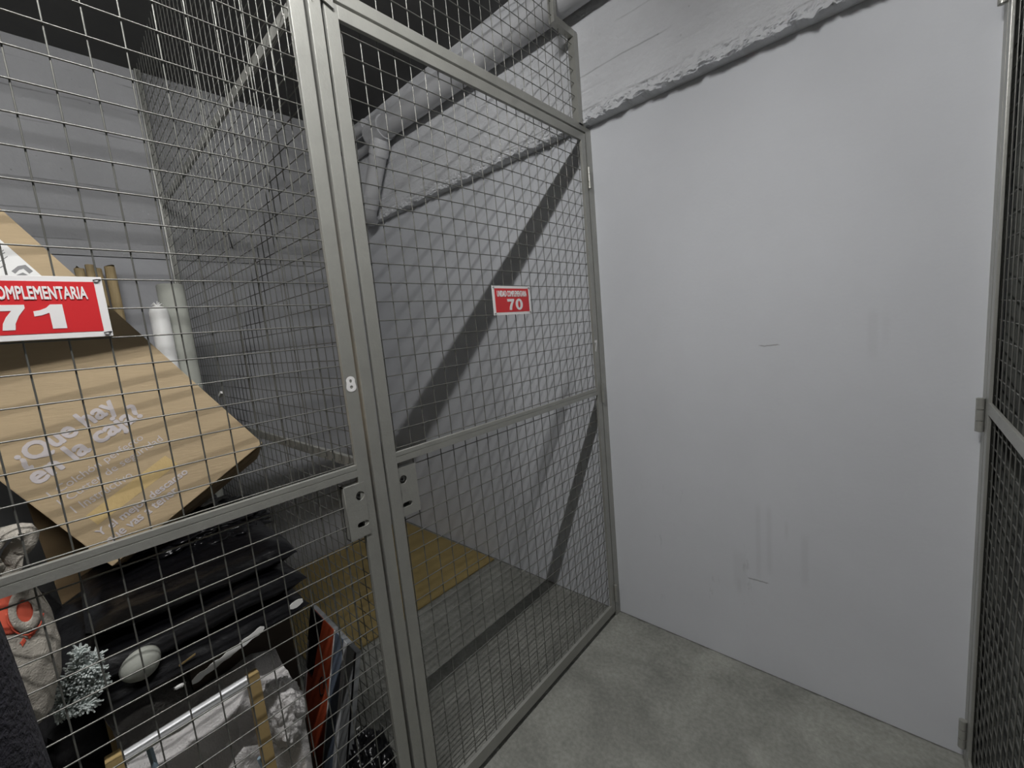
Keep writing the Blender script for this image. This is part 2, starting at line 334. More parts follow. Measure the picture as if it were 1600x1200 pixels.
# ------------------------------------------------------------------ lamp (on the corridor ceiling, above the frame)
lp = thing('ceiling_lamp', 'lit fluorescent batten on the corridor ceiling above the doors', 'lamp', (LAMP_X, -1.82, ZC))
B().box(LAMP_X-.05, LAMP_X+.05, -2.46, -1.18, 2.905, ZC-.001).build('housing', 'white', lp, bevel=.004)
for yy in (-2.44, -1.21): B().box(LAMP_X-.012, LAMP_X+.012, yy-.012, yy+.012, 2.82, 2.906).build('lamp_holder', 'white', lp)
B().tube([(LAMP_X, LAMP_Y0, LAMP_Z), (LAMP_X, LAMP_Y1, LAMP_Z)], .009, 8).build('tube', 'tube', lp, True)

# ------------------------------------------------------------------ steel mesh
WR = .00145
def mesh_panel(bb, ys, zs, y0, y1, z0, z1, x, r=WR, ax='y'):
    """welded wire: verticals at ys, horizontals at zs; ax 'y' = plane x const, 'x' = plane y const"""
    P = (lambda a, z, off: (x+off, a, z)) if ax == 'y' else (lambda a, z, off: (a, x+off, z))
    for y in ys: bb.tube([P(y, z0, -.0015), P(y, z1, -.0015)], r, 6)
    for z in zs: bb.tube([P(y0, z, .0015), P(y1, z, .0015)], r, 6)
def rng(a, b, start, pitch=.05):
    k = math.ceil((a-start)/pitch-1e-6); out = []
    while start+k*pitch <= b+1e-6: out.append(start+k*pitch); k += 1
    return out
FD = .012      # frame depth
def stile(y0, y1, z0, z1, name, par, x1=0.0, x0=-FD): return B().box(x0, x1, y0, y1, z0, z1).build(name, 'paint', par, bevel=.0015)
def rail(y0, y1, z0, z1, name, par, x1=0.0, x0=-FD, groove=False):
    b = B()
    if groove:
        zm = z0+(z1-z0)*.60; b.box(x0, x1, y0, y1, z0, zm-.0012).box(x0, x1-.0025, y0, y1, zm-.0012, zm+.0012).box(x0, x1-.001, y0, y1, zm+.0012, z1)
        if x1-x0 < .02: b.box(-.042, -.019, y0-.02, y1+.02, z0+.001, z0+.014)
        return b.build(name, 'paint', par)
    return b.build(name, 'paint', par, bevel=.0015)if b.v else b.box(x0, x1, y0, y1, z0, z1).build(name, 'paint', par, bevel=.0015)
def hinge(name, par, x, y, z, h=.09, r=.0075):
    hb = B(); n = 3; g = .001
    for i in range(n): hb.tube([(x, y, z-h/2+i*h/n+g), (x, y, z-h/2+(i+1)*h/n-g)], r, 14)
    hb.tube([(x, y, z-h/2), (x, y, z+h/2)], r*.75, 12)
    return hb.build(name, 'paint', par, True)
def lock(par, y0, y1, z0, z1, ky, kz, sy, sz, xf=-.0035):
    W, H = y1-y0, z1-z0
    pl = shape('lock_plate', 'paint', [[(0, 0), (W, 0), (W, H), (0, H)], ell(ky-y0, kz-z0, .0115, .0118, 28), [(sy-y0+sx*(.0085)+.0070*math.cos(a), sz-z0+.0070*math.sin(a)) for sx, a0 in ((1, -PI/2), (-1, PI/2)) for a in [a0+PI*i/8 for i in range(9)]]], (xf-.003, y0, z0), (0, 1, 0), (0, 0, 1), .003, par)
    bk = B().box(xf-.024, xf-.020, y0, y1, z0, z1).box(xf-.024, xf-.003, y0, y0+.003, z0, z1).box(xf-.024, xf-.003, y0, y1, z0, z0+.003).box(xf-.024, xf-.003, y0, y1, z1-.003, z1)
    bk.build('lock_case', 'paint', par)
    B().tube([(xf-.018, ky, kz), (xf-.006, ky, kz)], .0080, 20).build('lock_cylinder', 'chrome', par, True)
    B().tube([(xf-.008, ky, kz), (xf-.0055, ky, kz)], .0035, 14).build('keyway', 'dark', par, True)
    B().box(xf-.018, xf-.014, sy-.013, sy+.013, sz-.008, sz+.008).build('slot_shadow_plate', 'dark', par)
EY = dict(a0=-1.262, a1=-1.2292, p0=-1.2187, p1=-1.1885, b0=-1.1807, b1=-1.1476)
def gate(name, label, y0, y1, z0, z1, zm0, zm1, cols, rows_hi, rows_lo, groove=True):
    g = thing(name, label, 'door', (0, (y0+y1)/2, 0)); sw = .033
    stile(y0, y0+sw, z0, z1, 'stile', g); stile(y1-sw, y1, z0, z1, 'stile', g)
    rail(y0+sw, y1-sw, 2.2396, 2.2717, 'top_rail', g); rail(y0+sw, y1-sw, zm0, zm1, 'middle_rail', g, groove=groove); rail(y0+sw, y1-sw, z0, z0+.046, 'bottom_rail', g)
    b = B(); mesh_panel(b, cols, [z for z in rows_hi if z > zm1], y0+.012, y1-.012, zm1-.02, 2.262, -FD-.0032)
    b.build('wire_mesh', 'wire', g, True)
    b = B(); mesh_panel(b, cols, [z for z in rows_lo if z < zm0], y0+.012, y1-.012, z0+.01, zm0+.008, -FD-.0032)
    b.build('wire_mesh', 'wire', g, True)
    return g
# door of the empty unit, hinged at the end wall
D70 = gate('cage_door', 'grey mesh door of the empty storage unit, hinged beside the bare end wall, stencilled 7', EY['b0'], -.0487, .028, 2.2717, 1.1345, 1.164,
           rng(-1.16, -.07, -1.1355), rng(1.16, 2.23, 2.2226), rng(.07, 1.14, .9633))
for z in (2.09, 1.137, .125): hinge('hinge', D70, .006, -.044, z)
lock(D70, -1.152, -1.089, .978, 1.118, -1.1330, 1.083, -1.1290, 1.010)
text('stencil_number', '7', 'signwhite', (.0003, -.0805, 1.335), (0, 1, 0), (0, 0, 1), .020, .048, D70, .03)
# door of the full unit on its left
D71 = gate('cage_door', 'grey mesh door in front of the cluttered storage unit, stencilled 8', -2.36, EY['a1'], .028, 2.2717, 1.1345, 1.164,
           rng(-2.34, -1.25, -1.3095), rng(1.16, 2.26, 2.0175), rng(.07, 1.14, .9633))
lock(D71, -1.304, -1.250, .978, 1.118, -1.2645, 1.0855, -1.2665, 1.0105, .0022)
hinge('hinge', D71, .006, -2.366, 1.9); hinge('hinge', D71, .006, -2.366, .25)
e8 = [(.0145+.0115*math.cos(a)*(1.0+.0*math.sin(a)), .0285+.0105*math.sin(a)) for a in [i*PI/9-PI*.12 for i in range(12)]]
l8 = [(.0145+.013*math.cos(a), .011+.0108*math.sin(a)) for a in [PI*.92+i*PI*1.16/12 for i in range(13)]]
shape('stencil_number', 'signwhite', [e8+l8, ell(.0145, .0272, .0036, .0042, 16), ell(.0145, .0120, .0042, .0042, 16)], (.0003, -1.2605, 1.3505), (0, 1, 0), (0, 0, 1), .0005, D71)
# fixed steelwork: post, header, wall post, mesh to the ceiling with the notch round the pipe
FR = thing('cage_frame', 'fixed grey steel frame with central post, header rail and ceiling-high mesh above the two doors', 'frame', (0, -1.2, 0))
B().box(-.030, 0, EY['p0'], EY['p1'], 0, ZC-.002).build('post', 'paint', FR, bevel=.0015)
B().box(-.030, 0, -.0405, 0, 0, 2.30).box(-.030, 0, -.088, -.058, 2.30, 2.66).build('wall_post', 'paint', FR)
B().box(-.030, 0, -2.41, -2.372, 0, ZC-.002).build('post', 'paint', FR, bevel=.0015)
rail(-2.372, EY['p0'], 2.2797, 2.3092, 'header_rail', FR, x0=-.03)
rail(EY['p1'], -.0410, 2.2797, 2.3092, 'header_rail', FR, x0=-.03)
shape('corner_plate', 'paint', [[(0, .06), (0, .026), (.006, .013), (.014, .006), (.041, -.004), (.041, .06)]], (.0005, -1.2005, 2.2575), (0, 1, 0), (0, 0, 1), .005, FR)
shape('corner_plate', 'paint', [[(0, .06), (0, .012), (.010, .002), (.012, .06)]], (.0005, -1.2182, 2.2480), (0, 1, 0), (0, 0, 1), .002, FR)
B().box(-.028, -.002, -.2215, -.058, 2.64, 2.668).box(-.028, -.002, -.2215, -.200, 2.668, ZC-.002).build('pipe_notch_frame', 'paint', FR, bevel=.0012)
b = B(); up_rows = rng(2.32, 2.97, 2.366)
for y in rng(-1.185, -.08, -1.1255):
    zt = ZC-.01 if y < -.21 else 2.655
    b.tube([(-.0165, y, 2.30), (-.0165, y, zt)], WR, 6)
for z in up_rows:
    b.tube([(-.0135, EY['p1'], z), (-.0135, -.075 if z < 2.65 else -.212, z)], WR, 6)
b.build('overhead_mesh', 'wire', FR, True)
b = B(); mesh_panel(b, rng(-2.37, -1.22, -1.3095), rng(2.3, 2.97, 2.3175), -2.372, EY['p0'], 2.30, ZC-.01, -.0150); b.build('overhead_mesh', 'wire', FR, True)

# partition between the two units
DV = thing('cage_partition', 'mesh partition with two grey rails running back between the two storage units', 'partition', (-1, -1.2, 0))
YD = -1.2
for za, zb in ((2.290, 2.322), (1.118, 1.148)): B().box(XB+.004, -.031, YD-.006, YD+.006, za, zb).build('rail', 'paint', DV, bevel=.001)
B().box(XB+.004, -.031, YD-.006, YD+.006, .004, .030).build('rail', 'paint', DV, bevel=.001)
B().box(XB+.004, XB+.034, YD-.014, YD+.014, .0, ZC-.002).build('wall_post', 'paint', DV, bevel=.001)
b = B(); mesh_panel(b, rng(XB+.04, -.035, -.06), rng(.05, 1.12, 1.092), XB+.01, -.031, .02, 1.13, YD-.0085, .0015, 'x'); b.build('wire_mesh', 'wire', DV, True)
b = B(); mesh_panel(b, rng(XB+.04, -.035, -.048), rng(1.15, 2.3, 1.177), XB+.01, -.031, 1.13, 2.30, YD-.0085, .0015, 'x'); b.build('wire_mesh', 'wire', DV, True)
b = B(); mesh_panel(b, rng(XB+.04, -.035, -.055), rng(2.33, 2.97, 2.345), XB+.01, -.031, 2.30, ZC-.01, YD-.0085, .0015, 'x'); b.build('wire_mesh', 'wire', DV, True)
tag(B().tube([(-.845, -1.216, 1.935), (-.835, -1.222, 1.925), (-.84, -1.219, 1.90), (-.835, -1.217, 1.87), (-.845, -1.213, 1.865)], .0022, 6).tube([(-.845, -1.216, 1.932), (-.815, -1.214, 1.915)], .0018, 6).build('cable_tie', 'dark', None, True), 'black cable tie knotted on the partition mesh', 'cable tie')
tag(B().obox((-1.36, -1.222, 1.275), (.05, 0, .02), (0, -.01, .004), (-.004, 0, .010)).build('paper_scrap', 'paper', None), 'small white scrap caught on the partition mesh above the big carton', 'scrap')

# right-hand cage front (only its hinge side is seen)
XR = 1.189
GR = thing('cage_door', 'grey mesh door across the corridor at the right of the end wall', 'door', (XR, -.6, 0))
B().box(XR, XR+.007, -.096, -.060, .03, 2.27).build('stile', 'paint', GR, bevel=.0015)
B().box(XR, XR+.007, -1.14, -1.11, .03, 2.27).build('stile', 'paint', GR, bevel=.0015)
B().box(XR, XR+.007, -1.11, -.096, 2.24, 2.27).build('top_rail', 'paint', GR, bevel=.0015)
B().box(XR, XR+.007, -1.11, -.096, 1.128, 1.160).build('middle_rail', 'paint', GR, bevel=.0015)
B().box(XR, XR+.007, -1.11, -.096, .03, .07).build('bottom_rail', 'paint', GR, bevel=.0015)
b = B(); mesh_panel(b, rng(-1.12, -.06, -.085), rng(1.15, 2.25, 1.178), -1.12, -.05, 1.15, 2.25, XR+.0105); b.build('wire_mesh', 'wire', GR, True)
b = B(); mesh_panel(b, rng(-1.12, -.06, -.085), rng(.07, 1.14, 1.093), -1.12, -.05, .05, 1.14, XR+.0105); b.build('wire_mesh', 'wire', GR, True)
for z in (2.19, 1.117, .115): hinge('hinge', GR, XR-.009, -.050, z, .095, .009)
FRR = thing('cage_frame', 'fixed grey steel frame around the mesh door at the right of the end wall', 'frame', (XR, -.6, 0))
B().box(XR, XR+.018, -.050, 0, 0, 2.30).build('wall_post', 'paint', FRR)
B().box(XR, XR+.03, -1.18, -1.145, 0, ZC-.002).build('post', 'paint', FRR, bevel=.0015)
B().box(XR, XR+.03, -1.145, 0, 2.28, 2.31).build('header_rail', 'paint', FRR, bevel=.0015)
b = B(); mesh_panel(b, rng(-1.14, -.08, -.085), rng(2.32, 2.64, 2.33), -1.145, -.075, 2.30, 2.64, XR+.022); b.build('overhead_mesh', 'wire', FRR, True)
def drape(u, v):
    y = -.014-1.12*u; z = .01+2.25*v
    f = .018*math.sin(y*34+2*noise.noise(Vector((y*3, z*.9, 0))))+.014*noise.fractal(Vector((y*7, z*2.4, 4)), .9, 2, 4)
    return (XR+.026+.036*min(1, u*5)+f*(.25+.65*min(1, u*5)), y, z)
tag(grid('dust_sheet', 'drape', drape, 160, 120, None, .004), 'dark grey streaked sheet hanging behind the right-hand mesh door', 'sheet')

# ------------------------------------------------------------------ unit signs
def sign(num, label, y0):
    s = thing('unit_sign', label, 'sign', (-.006, y0+.1, 1.52)); W, H = .2, .1; z0 = 1.52; X = -.0085
    B().box(X, X+.0025, y0, y0+W, z0, z0+H).build('plate', 'signwhite', s, bevel=.0006)
    xs = X+.0025
    B().box(xs, xs+.0004, y0+.0105, y0+W-.0105, z0+.0095, z0+H-.0085).build('red_panel', 'red', s)
    xs += .0004
    text('lettering', 'UNIDAD COMPLEMENTARIA', 'signwhite', (xs, y0+.0215, z0+.0635), (0, 1, 0), (0, 0, 1), .157, .0195, s, .028)
    yy = y0+.0705; h = .0385; w7 = .036
    seven = [(0, 1), (1, 1), (1, .86), (.78, .55), (.64, .25), (.60, 0), (.24, 0), (.29, .26), (.42, .52), (.60, .76), (0, .76)]
    shape('lettering', 'signwhite', [[(x*w7, z*h) for x, z in seven]], (xs, yy, z0+.0165), (0, 1, 0), (0, 0, 1), .0005, s)
    if num == '70':
        shape('lettering', 'signwhite', [ell(.018, h/2, .0195, h/2*1.04, 32), ell(.018, h/2, .0068, .0125, 24)], (xs, yy+.0445, z0+.0165), (0, 1, 0), (0, 0, 1), .0005, s)
    else:
        one = [(.42, 0), (.82, 0), (.82, 1), (.48, 1), (.36, .86), (.18, .77), (0, .73), (0, .52), (.2, .56), (.42, .66)]
        shape('lettering', 'signwhite', [[(x*.040, z*h) for x, z in one]], (xs, yy+.044, z0+.0165), (0, 1, 0), (0, 0, 1), .0005, s)
    for yy in (y0+.006, y0+W-.006):
        for zz in (z0+.006, z0+H-.006):
            B().tube([(xs+.001, yy-.005, zz), (xs+.0022, yy, zz+.001), (xs-.001, yy+.005, zz+.0015), (X-.006, yy+.006, zz)], .0011, 6).build('wire_tie', 'dark', s, True)
    return s
sign('70', 'red and white sign reading UNIDAD COMPLEMENTARIA 70 on the door mesh', -.7055)
sign('71', 'red and white sign reading UNIDAD COMPLEMENTARIA 71 on the left door mesh', -1.8555)

# ------------------------------------------------------------------ empty unit: board on the floor
tag(B().add([(-1.945, -1.15, .003), (-.885, -1.15, .003), (-.885, -.02, .003), (-1.945, -.03, .003), (-1.945, -1.15, .009), (-.885, -1.15, .009), (-.885, -.02, .009), (-1.945, -.03, .009)],
            [(0, 3, 2, 1), (4, 5, 6, 7), (0, 1, 5, 4), (1, 2, 6, 5), (2, 3, 7, 6), (3, 0, 4, 7)]).build('cardboard_sheet', 'cardfloor'),
    'flat ochre cardboard sheet lying on the floor of the empty unit', 'cardboard')

# ------------------------------------------------------------------ cluttered unit
#  the big leaning carton: A lower right corner, B lower left corner, UPB up its length, NB its printed face's normal
def at_x(u, v, x): r = ray(u, v); return CAM+r*((x-CAM.x)/r.x)
def ray(u, v): return (R_*((u-800)/FPX)-U_*((v-600)/FPX)+F_)
LB = ray(3140, 3135).normalized()
WB = .468
def _fit():
    best = None
    for i in range(-600, 600):
        x = i*10.0; r = ray(410+x, 692-.82*x).normalized(); k = abs(r.dot(LB))
        if best is None or k < best[0]: best = (k, r)
    Dv = best[1]; Dv = (Dv-LB*Dv.dot(LB)).normalized()
    if Dv.y < 0: Dv = -Dv
    Nv = LB.cross(Dv).normalized()
    if Nv.x < 0: Nv = -Nv
    a = ray(410, 692); c = ray(175, 885); a = a/Nv.dot(a); c = c/Nv.dot(c)
    return Dv, Nv, -WB/(a-c).length
DB, NB, SB = _fit(); UPB = -LB
def on_box(u, v): r = ray(u, v); return CAM+r*(SB/NB.dot(r))
A_ = on_box(410, 692); B_ = on_box(175, 885); HB = 1.12; TB = .30
def uv(u, v): p = on_box(u, v)-B_; return p.dot(DB), p.dot(UPB)
bx = thing('mattress_carton', 'tall kraft carton leaning askew behind the left door, printed with pale Spanish text', 'box', B_)
B().obox(B_-NB*TB, DB*WB, UPB*HB, NB*TB).build('carton', 'card', bx, bevel=.003)
B().obox(B_-NB*TB*.98-UPB*.004+DB*.01, DB*(WB-.02), UPB*.004, NB*TB*.47).obox(B_-NB*TB*.47-UPB*.004+DB*.01, DB*(WB-.02), UPB*.004, NB*TB*.44).build('bottom_flap', 'card2', bx)
def btext(body, p0, p1, hgt, bold, m='print', drop=0.0):
    a = Vector(uv(*p0)); c = Vector(uv(*p1)); o = B_+DB*a.x+UPB*(a.y-drop)+NB*.0006; e = B_+DB*c.x+UPB*(c.y-drop)+NB*.0006
    xd = (e-o); up = NB.cross(xd).normalized()
    return text('printed_text', body, m, o, xd.normalized(), up, xd.length, hgt, bx, bold)
btext('¿Que hay', (46, 737), (192, 643), .062, .032)
btext('en la caja?', (68, 764), (232, 654), .062, .032)
btext('1 Colchón perfecto', (84, 781), (228, 688), .026, .0)
btext('1 Cutter de seguridad', (100, 793), (258, 690), .026, .0)
btext('1 Instructivo', (119, 802), (209, 745), .023, .0)
btext('Y el mejor descanso', (160, 841), (297, 741), .026, .02)
btext('que vas a tener.', (176, 853), (285, 769), .026, .02)
def strip(pts, name, m, lift):
    q = [B_+DB*uv(*p)[0]+UPB*uv(*p)[1]+NB*lift for p in pts]; n = len(q)
    b = B(); b.add([v for v in q]+[v+NB*.0003 for v in q], [tuple(range(n)), tuple(range(n, 2*n))]+[(i, (i+1) % n, n+(i+1) % n, n+i) for i in range(n)]); return b.build(name, m, bx)
strip([(134, 806), (258, 712), (278, 725), (153, 820)], 'packing_tape', 'tape', .0004)
strip([(-60, 330), (0, 374), (65, 431), (20, 452), (-80, 400)], 'shipping_label', 'paper', .0004)
for k, (p, q) in enumerate([((0, 398), (8, 394)), ((0, 408), (12, 400)), ((0, 418), (9, 413)), ((2, 393), (6, 390))]):
    strip([p, q, (q[0], q[1]+1.6), (p[0], p[1]+1.6)], 'label_print', 'ink', .0008)
lg = [(18, 424), (28, 416), (40, 414), (52, 424), (46, 428), (37, 420), (30, 422), (24, 428)]
strip(lg, 'label_print', 'ink', .0008); strip([(26, 430), (36, 426), (44, 430), (30, 432)], 'label_print', 'ink', .0008)

# brown carton under it, half hidden by the rail
tag(B().obox(at_x(97, 946, -.82), at_x(212, 862, -.82)-at_x(97, 946, -.82), at_x(36, 770, -.82)-at_x(97, 946, -.82), (-.28, 0, 0)).build('small_carton', 'card2', None, bevel=.003), 'small brown carton wedged under the low left corner of the big carton', 'box')
tag(B().obox((-.36, -1.62, .0), (-.36, .0, 0), (0, .25, 0), (0, 0, .665)).build('brown_carton', 'darkcard', None, bevel=.004), 'dark brown carton standing under the folded black plastic', 'box')
# black plastic: crumpled bags and a folded stack
tag(blob('bin_bag', 'blackbag', (-.80, -1.50, .885), (.24, .22, .065), .22, 2.6, 3, None, .9, 6, .25), 'crumpled glossy black bag on top of the folded black plastic', 'bag')
tag(blob('bin_bag', 'blackcloth', (-.80, -2.02, .44), (.34, .26, .42), .18, 1.8, 5, None, 1.0, 6, .1), 'large dull black bag filling the space behind the tote bag', 'bag')
def slab(name, label, x0, x1, y0, y1, z, t, seed, m='blackbag'):
    bm = bmesh.new(); NX, NY = 20, 44; vs = {}
    def P(i, j, s):
        x = x0+(x1-x0)*i/NX; y = y0+(y1-y0)*j/NY
        ex = min(i, NX-i)/NX; ey = min(j, NY-j)/NY
        h = t*.5*min(1, (ex*12)**.5+.0)*min(1, (ey*10)**.5)
        w_ = .018*noise.noise(Vector((x*4, y*2.5, seed)))+.006*noise.fractal(Vector((x*16, y*5, seed+3)), .9, 2, 3)+.010*abs(noise.noise(Vector((x*5, y*16+x*8, seed))))
        zz = z+w_+s*h; xx = x+.02*noise.noise(Vector((y*4, seed, s*.2)))*(1 if i == 0 else 0)
        return Vector((xx, y+.02*noise.noise(Vector((x*5, seed, 2)))*(j == NY), max(zz, .0)))
    for s in (-1, 1):
        for i in range(NX+1):
            for j in range(NY+1): vs[i, j, s] = bm.verts.new(P(i, j, s))
    for i in range(NX):
        for j in range(NY):
            bm.faces.new([vs[i, j, 1], vs[i+1, j, 1], vs[i+1, j+1, 1], vs[i, j+1, 1]]); bm.faces.new([vs[i, j, -1], vs[i, j+1, -1], vs[i+1, j+1, -1], vs[i+1, j, -1]])
    for i in range(NX):
        for j in (0, NY): bm.faces.new([vs[i, j, -1], vs[i+1, j, -1], vs[i+1, j, 1], vs[i, j, 1]])
    for j in range(NY):
        for i in (0, NX): bm.faces.new([vs[i, j, -1], vs[i, j+1, -1], vs[i, j+1, 1], vs[i, j, 1]])
    bmesh.ops.recalc_face_normals(bm, faces=bm.faces[:])
    me = bpy.data.meshes.new(name); bm.to_mesh(me); bm.free(); o = link(name, me, m, None, True)
    return tag(o, label, 'plastic', 'black plastic folded in layers')
slab('folded_plastic', 'folded black plastic, lowest layer, with a white torn strip along its front edge', -.70, -.235, -1.86, -1.345, .735, .05, 1)
slab('folded_plastic', 'folded black plastic, layer between the lowest and the top one', -.74, -.27, -1.84, -1.335, .795, .06, 2)
slab('folded_plastic', 'folded black plastic, topmost layer, under the crumpled glossy bag', -.80, -.34, -1.78, -1.32, .86, .06, 3)
def torn(pts, wd, label):
    vs = []
    for i, (p, ww) in enumerate(zip(pts, wd)):
        j = .0025*noise.noise(Vector((i*1.7, 3, 1)))
        vs += [Vector(p)+Vector((0, 0, ww/2+j)), Vector(p)-Vector((0, 0, ww/2))]
    n = len(pts); b = B(); vv = vs+[v-Vector((.0015, 0, 0)) for v in vs]
    fs = []
    for i in range(n-1):
        a = 2*i; fs += [(a, a+1, a+3, a+2), (a+2*n, a+2+2*n, a+3+2*n, a+1+2*n), (a, a+2, a+2+2*n, a+2*n), (a+1, a+1+2*n, a+3+2*n, a+3)]
    fs += [(0, 2*n, 2*n+1, 1), (2*n-2, 2*n-1, 4*n-1, 4*n-2)]
    b.add(vv, fs); return tag(b.build('torn_strip', 'white', None), label, 'strip')
def line_px(p, q, n, x, wob=0):
    return [at_x(p[0]+(q[0]-p[0])*i/(n-1), p[1]+(q[1]-p[1])*i/(n-1)+wob*noise.noise(Vector((i*.9, 5, 2))), x) for i in range(n)]
torn(line_px((300, 1067), (413, 980), 24, -.196, 1.0), [.009]+[.0155+.003*math.sin(i*1.3) for i in range(22)]+[.005], 'long white torn strip along the front of the folded black plastic')
torn(line_px((452, 950), (473, 938), 5, -.196, 1), [.008, .018, .02, .018, .010], 'short white torn strip at the right end of the folded black plastic')
tag(B().obox(at_x(280, 1042, -.24), at_x(306, 1023, -.24)-at_x(280, 1042, -.24), (0, 0, .004), (-.002, 0, 0)).build('yellow_strip', 'wood'), 'thin yellow strip under the folded black plastic', 'strip')
def flake(name, p, x, s, seed, label):
    return tag(blob(name, 'paper', at_x(p[0], p[1], x), (s*.3, s, s*.45), .5, 3, seed, None, 0, 3), label, 'scrap')
flake('paper_scrap', (281, 1072), -.22, .010, 2, 'crumpled white scrap by the left end of the long torn strip')
flake('paper_scrap', (274, 1049), -.26, .010, 4, 'small pale scrap above another, right of the pale bowl')
flake('paper_scrap', (560, 1138), -.16, .006, 6, 'white flake low behind the left side of the central post')
flake('paper_scrap', (603, 1190), -.08, .009, 8, 'white flake at the foot of the central post')
tag(B().obox(at_x(385, 803, -.75), (.0, .055, .004), (-.06, 0, .0), (0, 0, .012)).build('white_card', 'paper'), 'white card edge sticking out below the right corner of the big carton', 'card')
# bowl lying on its side
c = at_x(224, 1041, -.242); b = B(); prof = [(0, 0), (.022, .002), (.040, .012), (.050, .030), (.053, .040), (.050, .040), (.046, .030), (.036, .015), (.02, .006), (0, .005)]
vs = []; ns = 28
for r_, h_ in prof:
    for k in range(ns): vs.append((r_*math.cos(2*PI*k/ns), r_*math.sin(2*PI*k/ns), h_))
fs = [(i*ns+k, i*ns+(k+1) % ns, (i+1)*ns+(k+1) % ns, (i+1)*ns+k) for i in range(len(prof)-1) for k in range(ns)]
mt = Matrix.Translation(c) @ Matrix.Rotation(math.radians(60), 4, 'X') @ Matrix.Rotation(math.radians(-75), 4, 'Y') @ Matrix.Scale(.72, 4) @ Matrix.Translation((0, 0, -.02))
b.add([mt @ Vector(v) for v in vs], fs); tag(b.build('bowl', 'greyroll', None, True), 'small pale bowl lying on its side beside the frosted branch', 'bowl')

# frosted artificial branch
fb = thing('frosted_branch', 'frosted artificial fir branch poking out beside the tote bag', 'branch', at_x(110, 1110, -.3))
stem = B(); ndl = B(); rn = random.Random(3)
twigs = [((98, 1095), (126, 1018)), ((105, 1080), (150, 1026)), ((104, 1095), (158, 1066)), ((80, 1112), (140, 1100)), ((104, 1075), (150, 1045)), ((110, 1085), (140, 1040))]
for k, (p, q) in enumerate(twigs):
    a = at_x(*p, -.26); c = at_x(*q, -.225); stem.tube([a, c], .0025, 6)
    for i in range(330):
        t = rn.random(); o = a.lerp(c, t); dv = Vector((rn.gauss(0, 1), rn.gauss(0, 1), rn.gauss(0, 1))).normalized()*.7+(c-a).normalized()*.8
        ln = .027*(1-.35*t)*(.7+.6*rn.random()); ndl.tube([o, o+dv.normalized()*ln], [.0032, .0016], 4)
stem.build('stem', 'card2', fb, True); nd = ndl.build('needles', 'frost', fb)

# tote bag
tb = thing('tote_bag', 'cream canvas tote bag with a red printed square and ring', 'bag', (-.2, -2.0, .78))
def tote(u, v):
    z = .832+.303*v; yr = [(-1.838), (-1.818), (-1.810), (-1.812), (-1.824), (-1.842)]
    k = v*5; i = min(4, int(k)); yR = yr[i]*(1-(k-i))+yr[i+1]*(k-i); yL = -2.16
    th = u*2*PI; c_, s_ = math.cos(th), math.sin(th)
    y = (yR+yL)/2+(yR-yL)/2*(abs(c_)**.7*(1 if c_ > 0 else -1))
    x = -.20+(.075*(1-v*.55))*(abs(s_)**.8*(1 if s_ > 0 else -1))
    f = .010*noise.fractal(Vector((x*6+u*5, y*9, z*7)), .9, 2, 4)+.005*math.sin(y*40+z*14)*(.25+v*.3)*max(0, abs(s_))
    return (x+f, y+f*.3, z+.006*noise.noise(Vector((y*8, x*5, 0)))*(v > .9))
grid('bag_body', 'canvas', tote, 140, 60, tb, .002)
def tote_x(y, z):      # front surface at (y, z), for the print
    best = max((Vector(tote(u/200, max(0, min(1, (z-.832)/.303)))) for u in range(1, 100)), key=lambda p: -abs(p.y-y))
    return best.x
def tprint(pts, name, lift=.0035):
    me_v = []; n = 14
    (y0, z0), (y1, z1), (y2, z2), (y3, z3) = pts
    def fn(u, v):
        y = (y0*(1-u)+y1*u)*(1-v)+(y3*(1-u)+y2*u)*v; z = (z0*(1-u)+z1*u)*(1-v)+(z3*(1-u)+z2*u)*v
        return (tote_x(y, z)+lift, y, z)
    return grid(name, 'orange', fn, n, n, tb, .0006)
def yz(u, v, x=-.13): p = at_x(u, v, x); return (p.y, p.z)
tprint([yz(-70, 1010), yz(60, 996), yz(46, 924), yz(-70, 950)], 'red_print')
def ring(cu, cv, ru, rv, wd, name, m, lift=.0055, a0=0, a1=2*PI):
    def fn(u, v):
        a = a0+(a1-a0)*u; s = 1-wd*v; y, z = yz(cu+ru*s*math.cos(a)+.0, cv+rv*s*math.sin(a)+.12*ru*s*math.cos(a))
        return (tote_x(y, z)+lift, y, z)
    return grid(name, m, fn, 40, 3, tb, .0005)
ring(37, 968, 27, 33, .5, 'cream_ring_print', 'canvas')
ring(37, 968, 31, 37, .06, 'red_outline_print', 'orange', .006, .1, PI*.95)
for (p, q) in [((45, 1012), (55, 1004)), ((50, 1004), (60, 997)), ((34, 1022), (40, 1014))]:
    tprint([yz(p[0], p[1]), yz(q[0], q[1]), yz(q[0]-4, q[1]-6), yz(p[0]-4, p[1]-6)], 'small_red_print', .004)
hd = [at_x(-30, 905, -.16), at_x(-18, 860, -.15), at_x(5, 835, -.14), at_x(28, 829, -.13), at_x(44, 832, -.13), at_x(36, 850, -.13), at_x(20, 868, -.14), at_x(24, 885, -.14), at_x(12, 905, -.15)]
def handle(u, v):
    k = u*(len(hd)-1); i = min(len(hd)-2, int(k)); p = hd[i].lerp(hd[i+1], k-i); t = (hd[i+1]-hd[i]).normalized()
    s = t.cross(Vector((1, 0, 0))).normalized(); tw = math.sin(u*5)
    return p+(s*math.cos(tw)+Vector((1, 0, 0))*math.sin(tw))*(v-.5)*.032
grid('handle', 'canvas', handle, 40, 3, tb, .002)

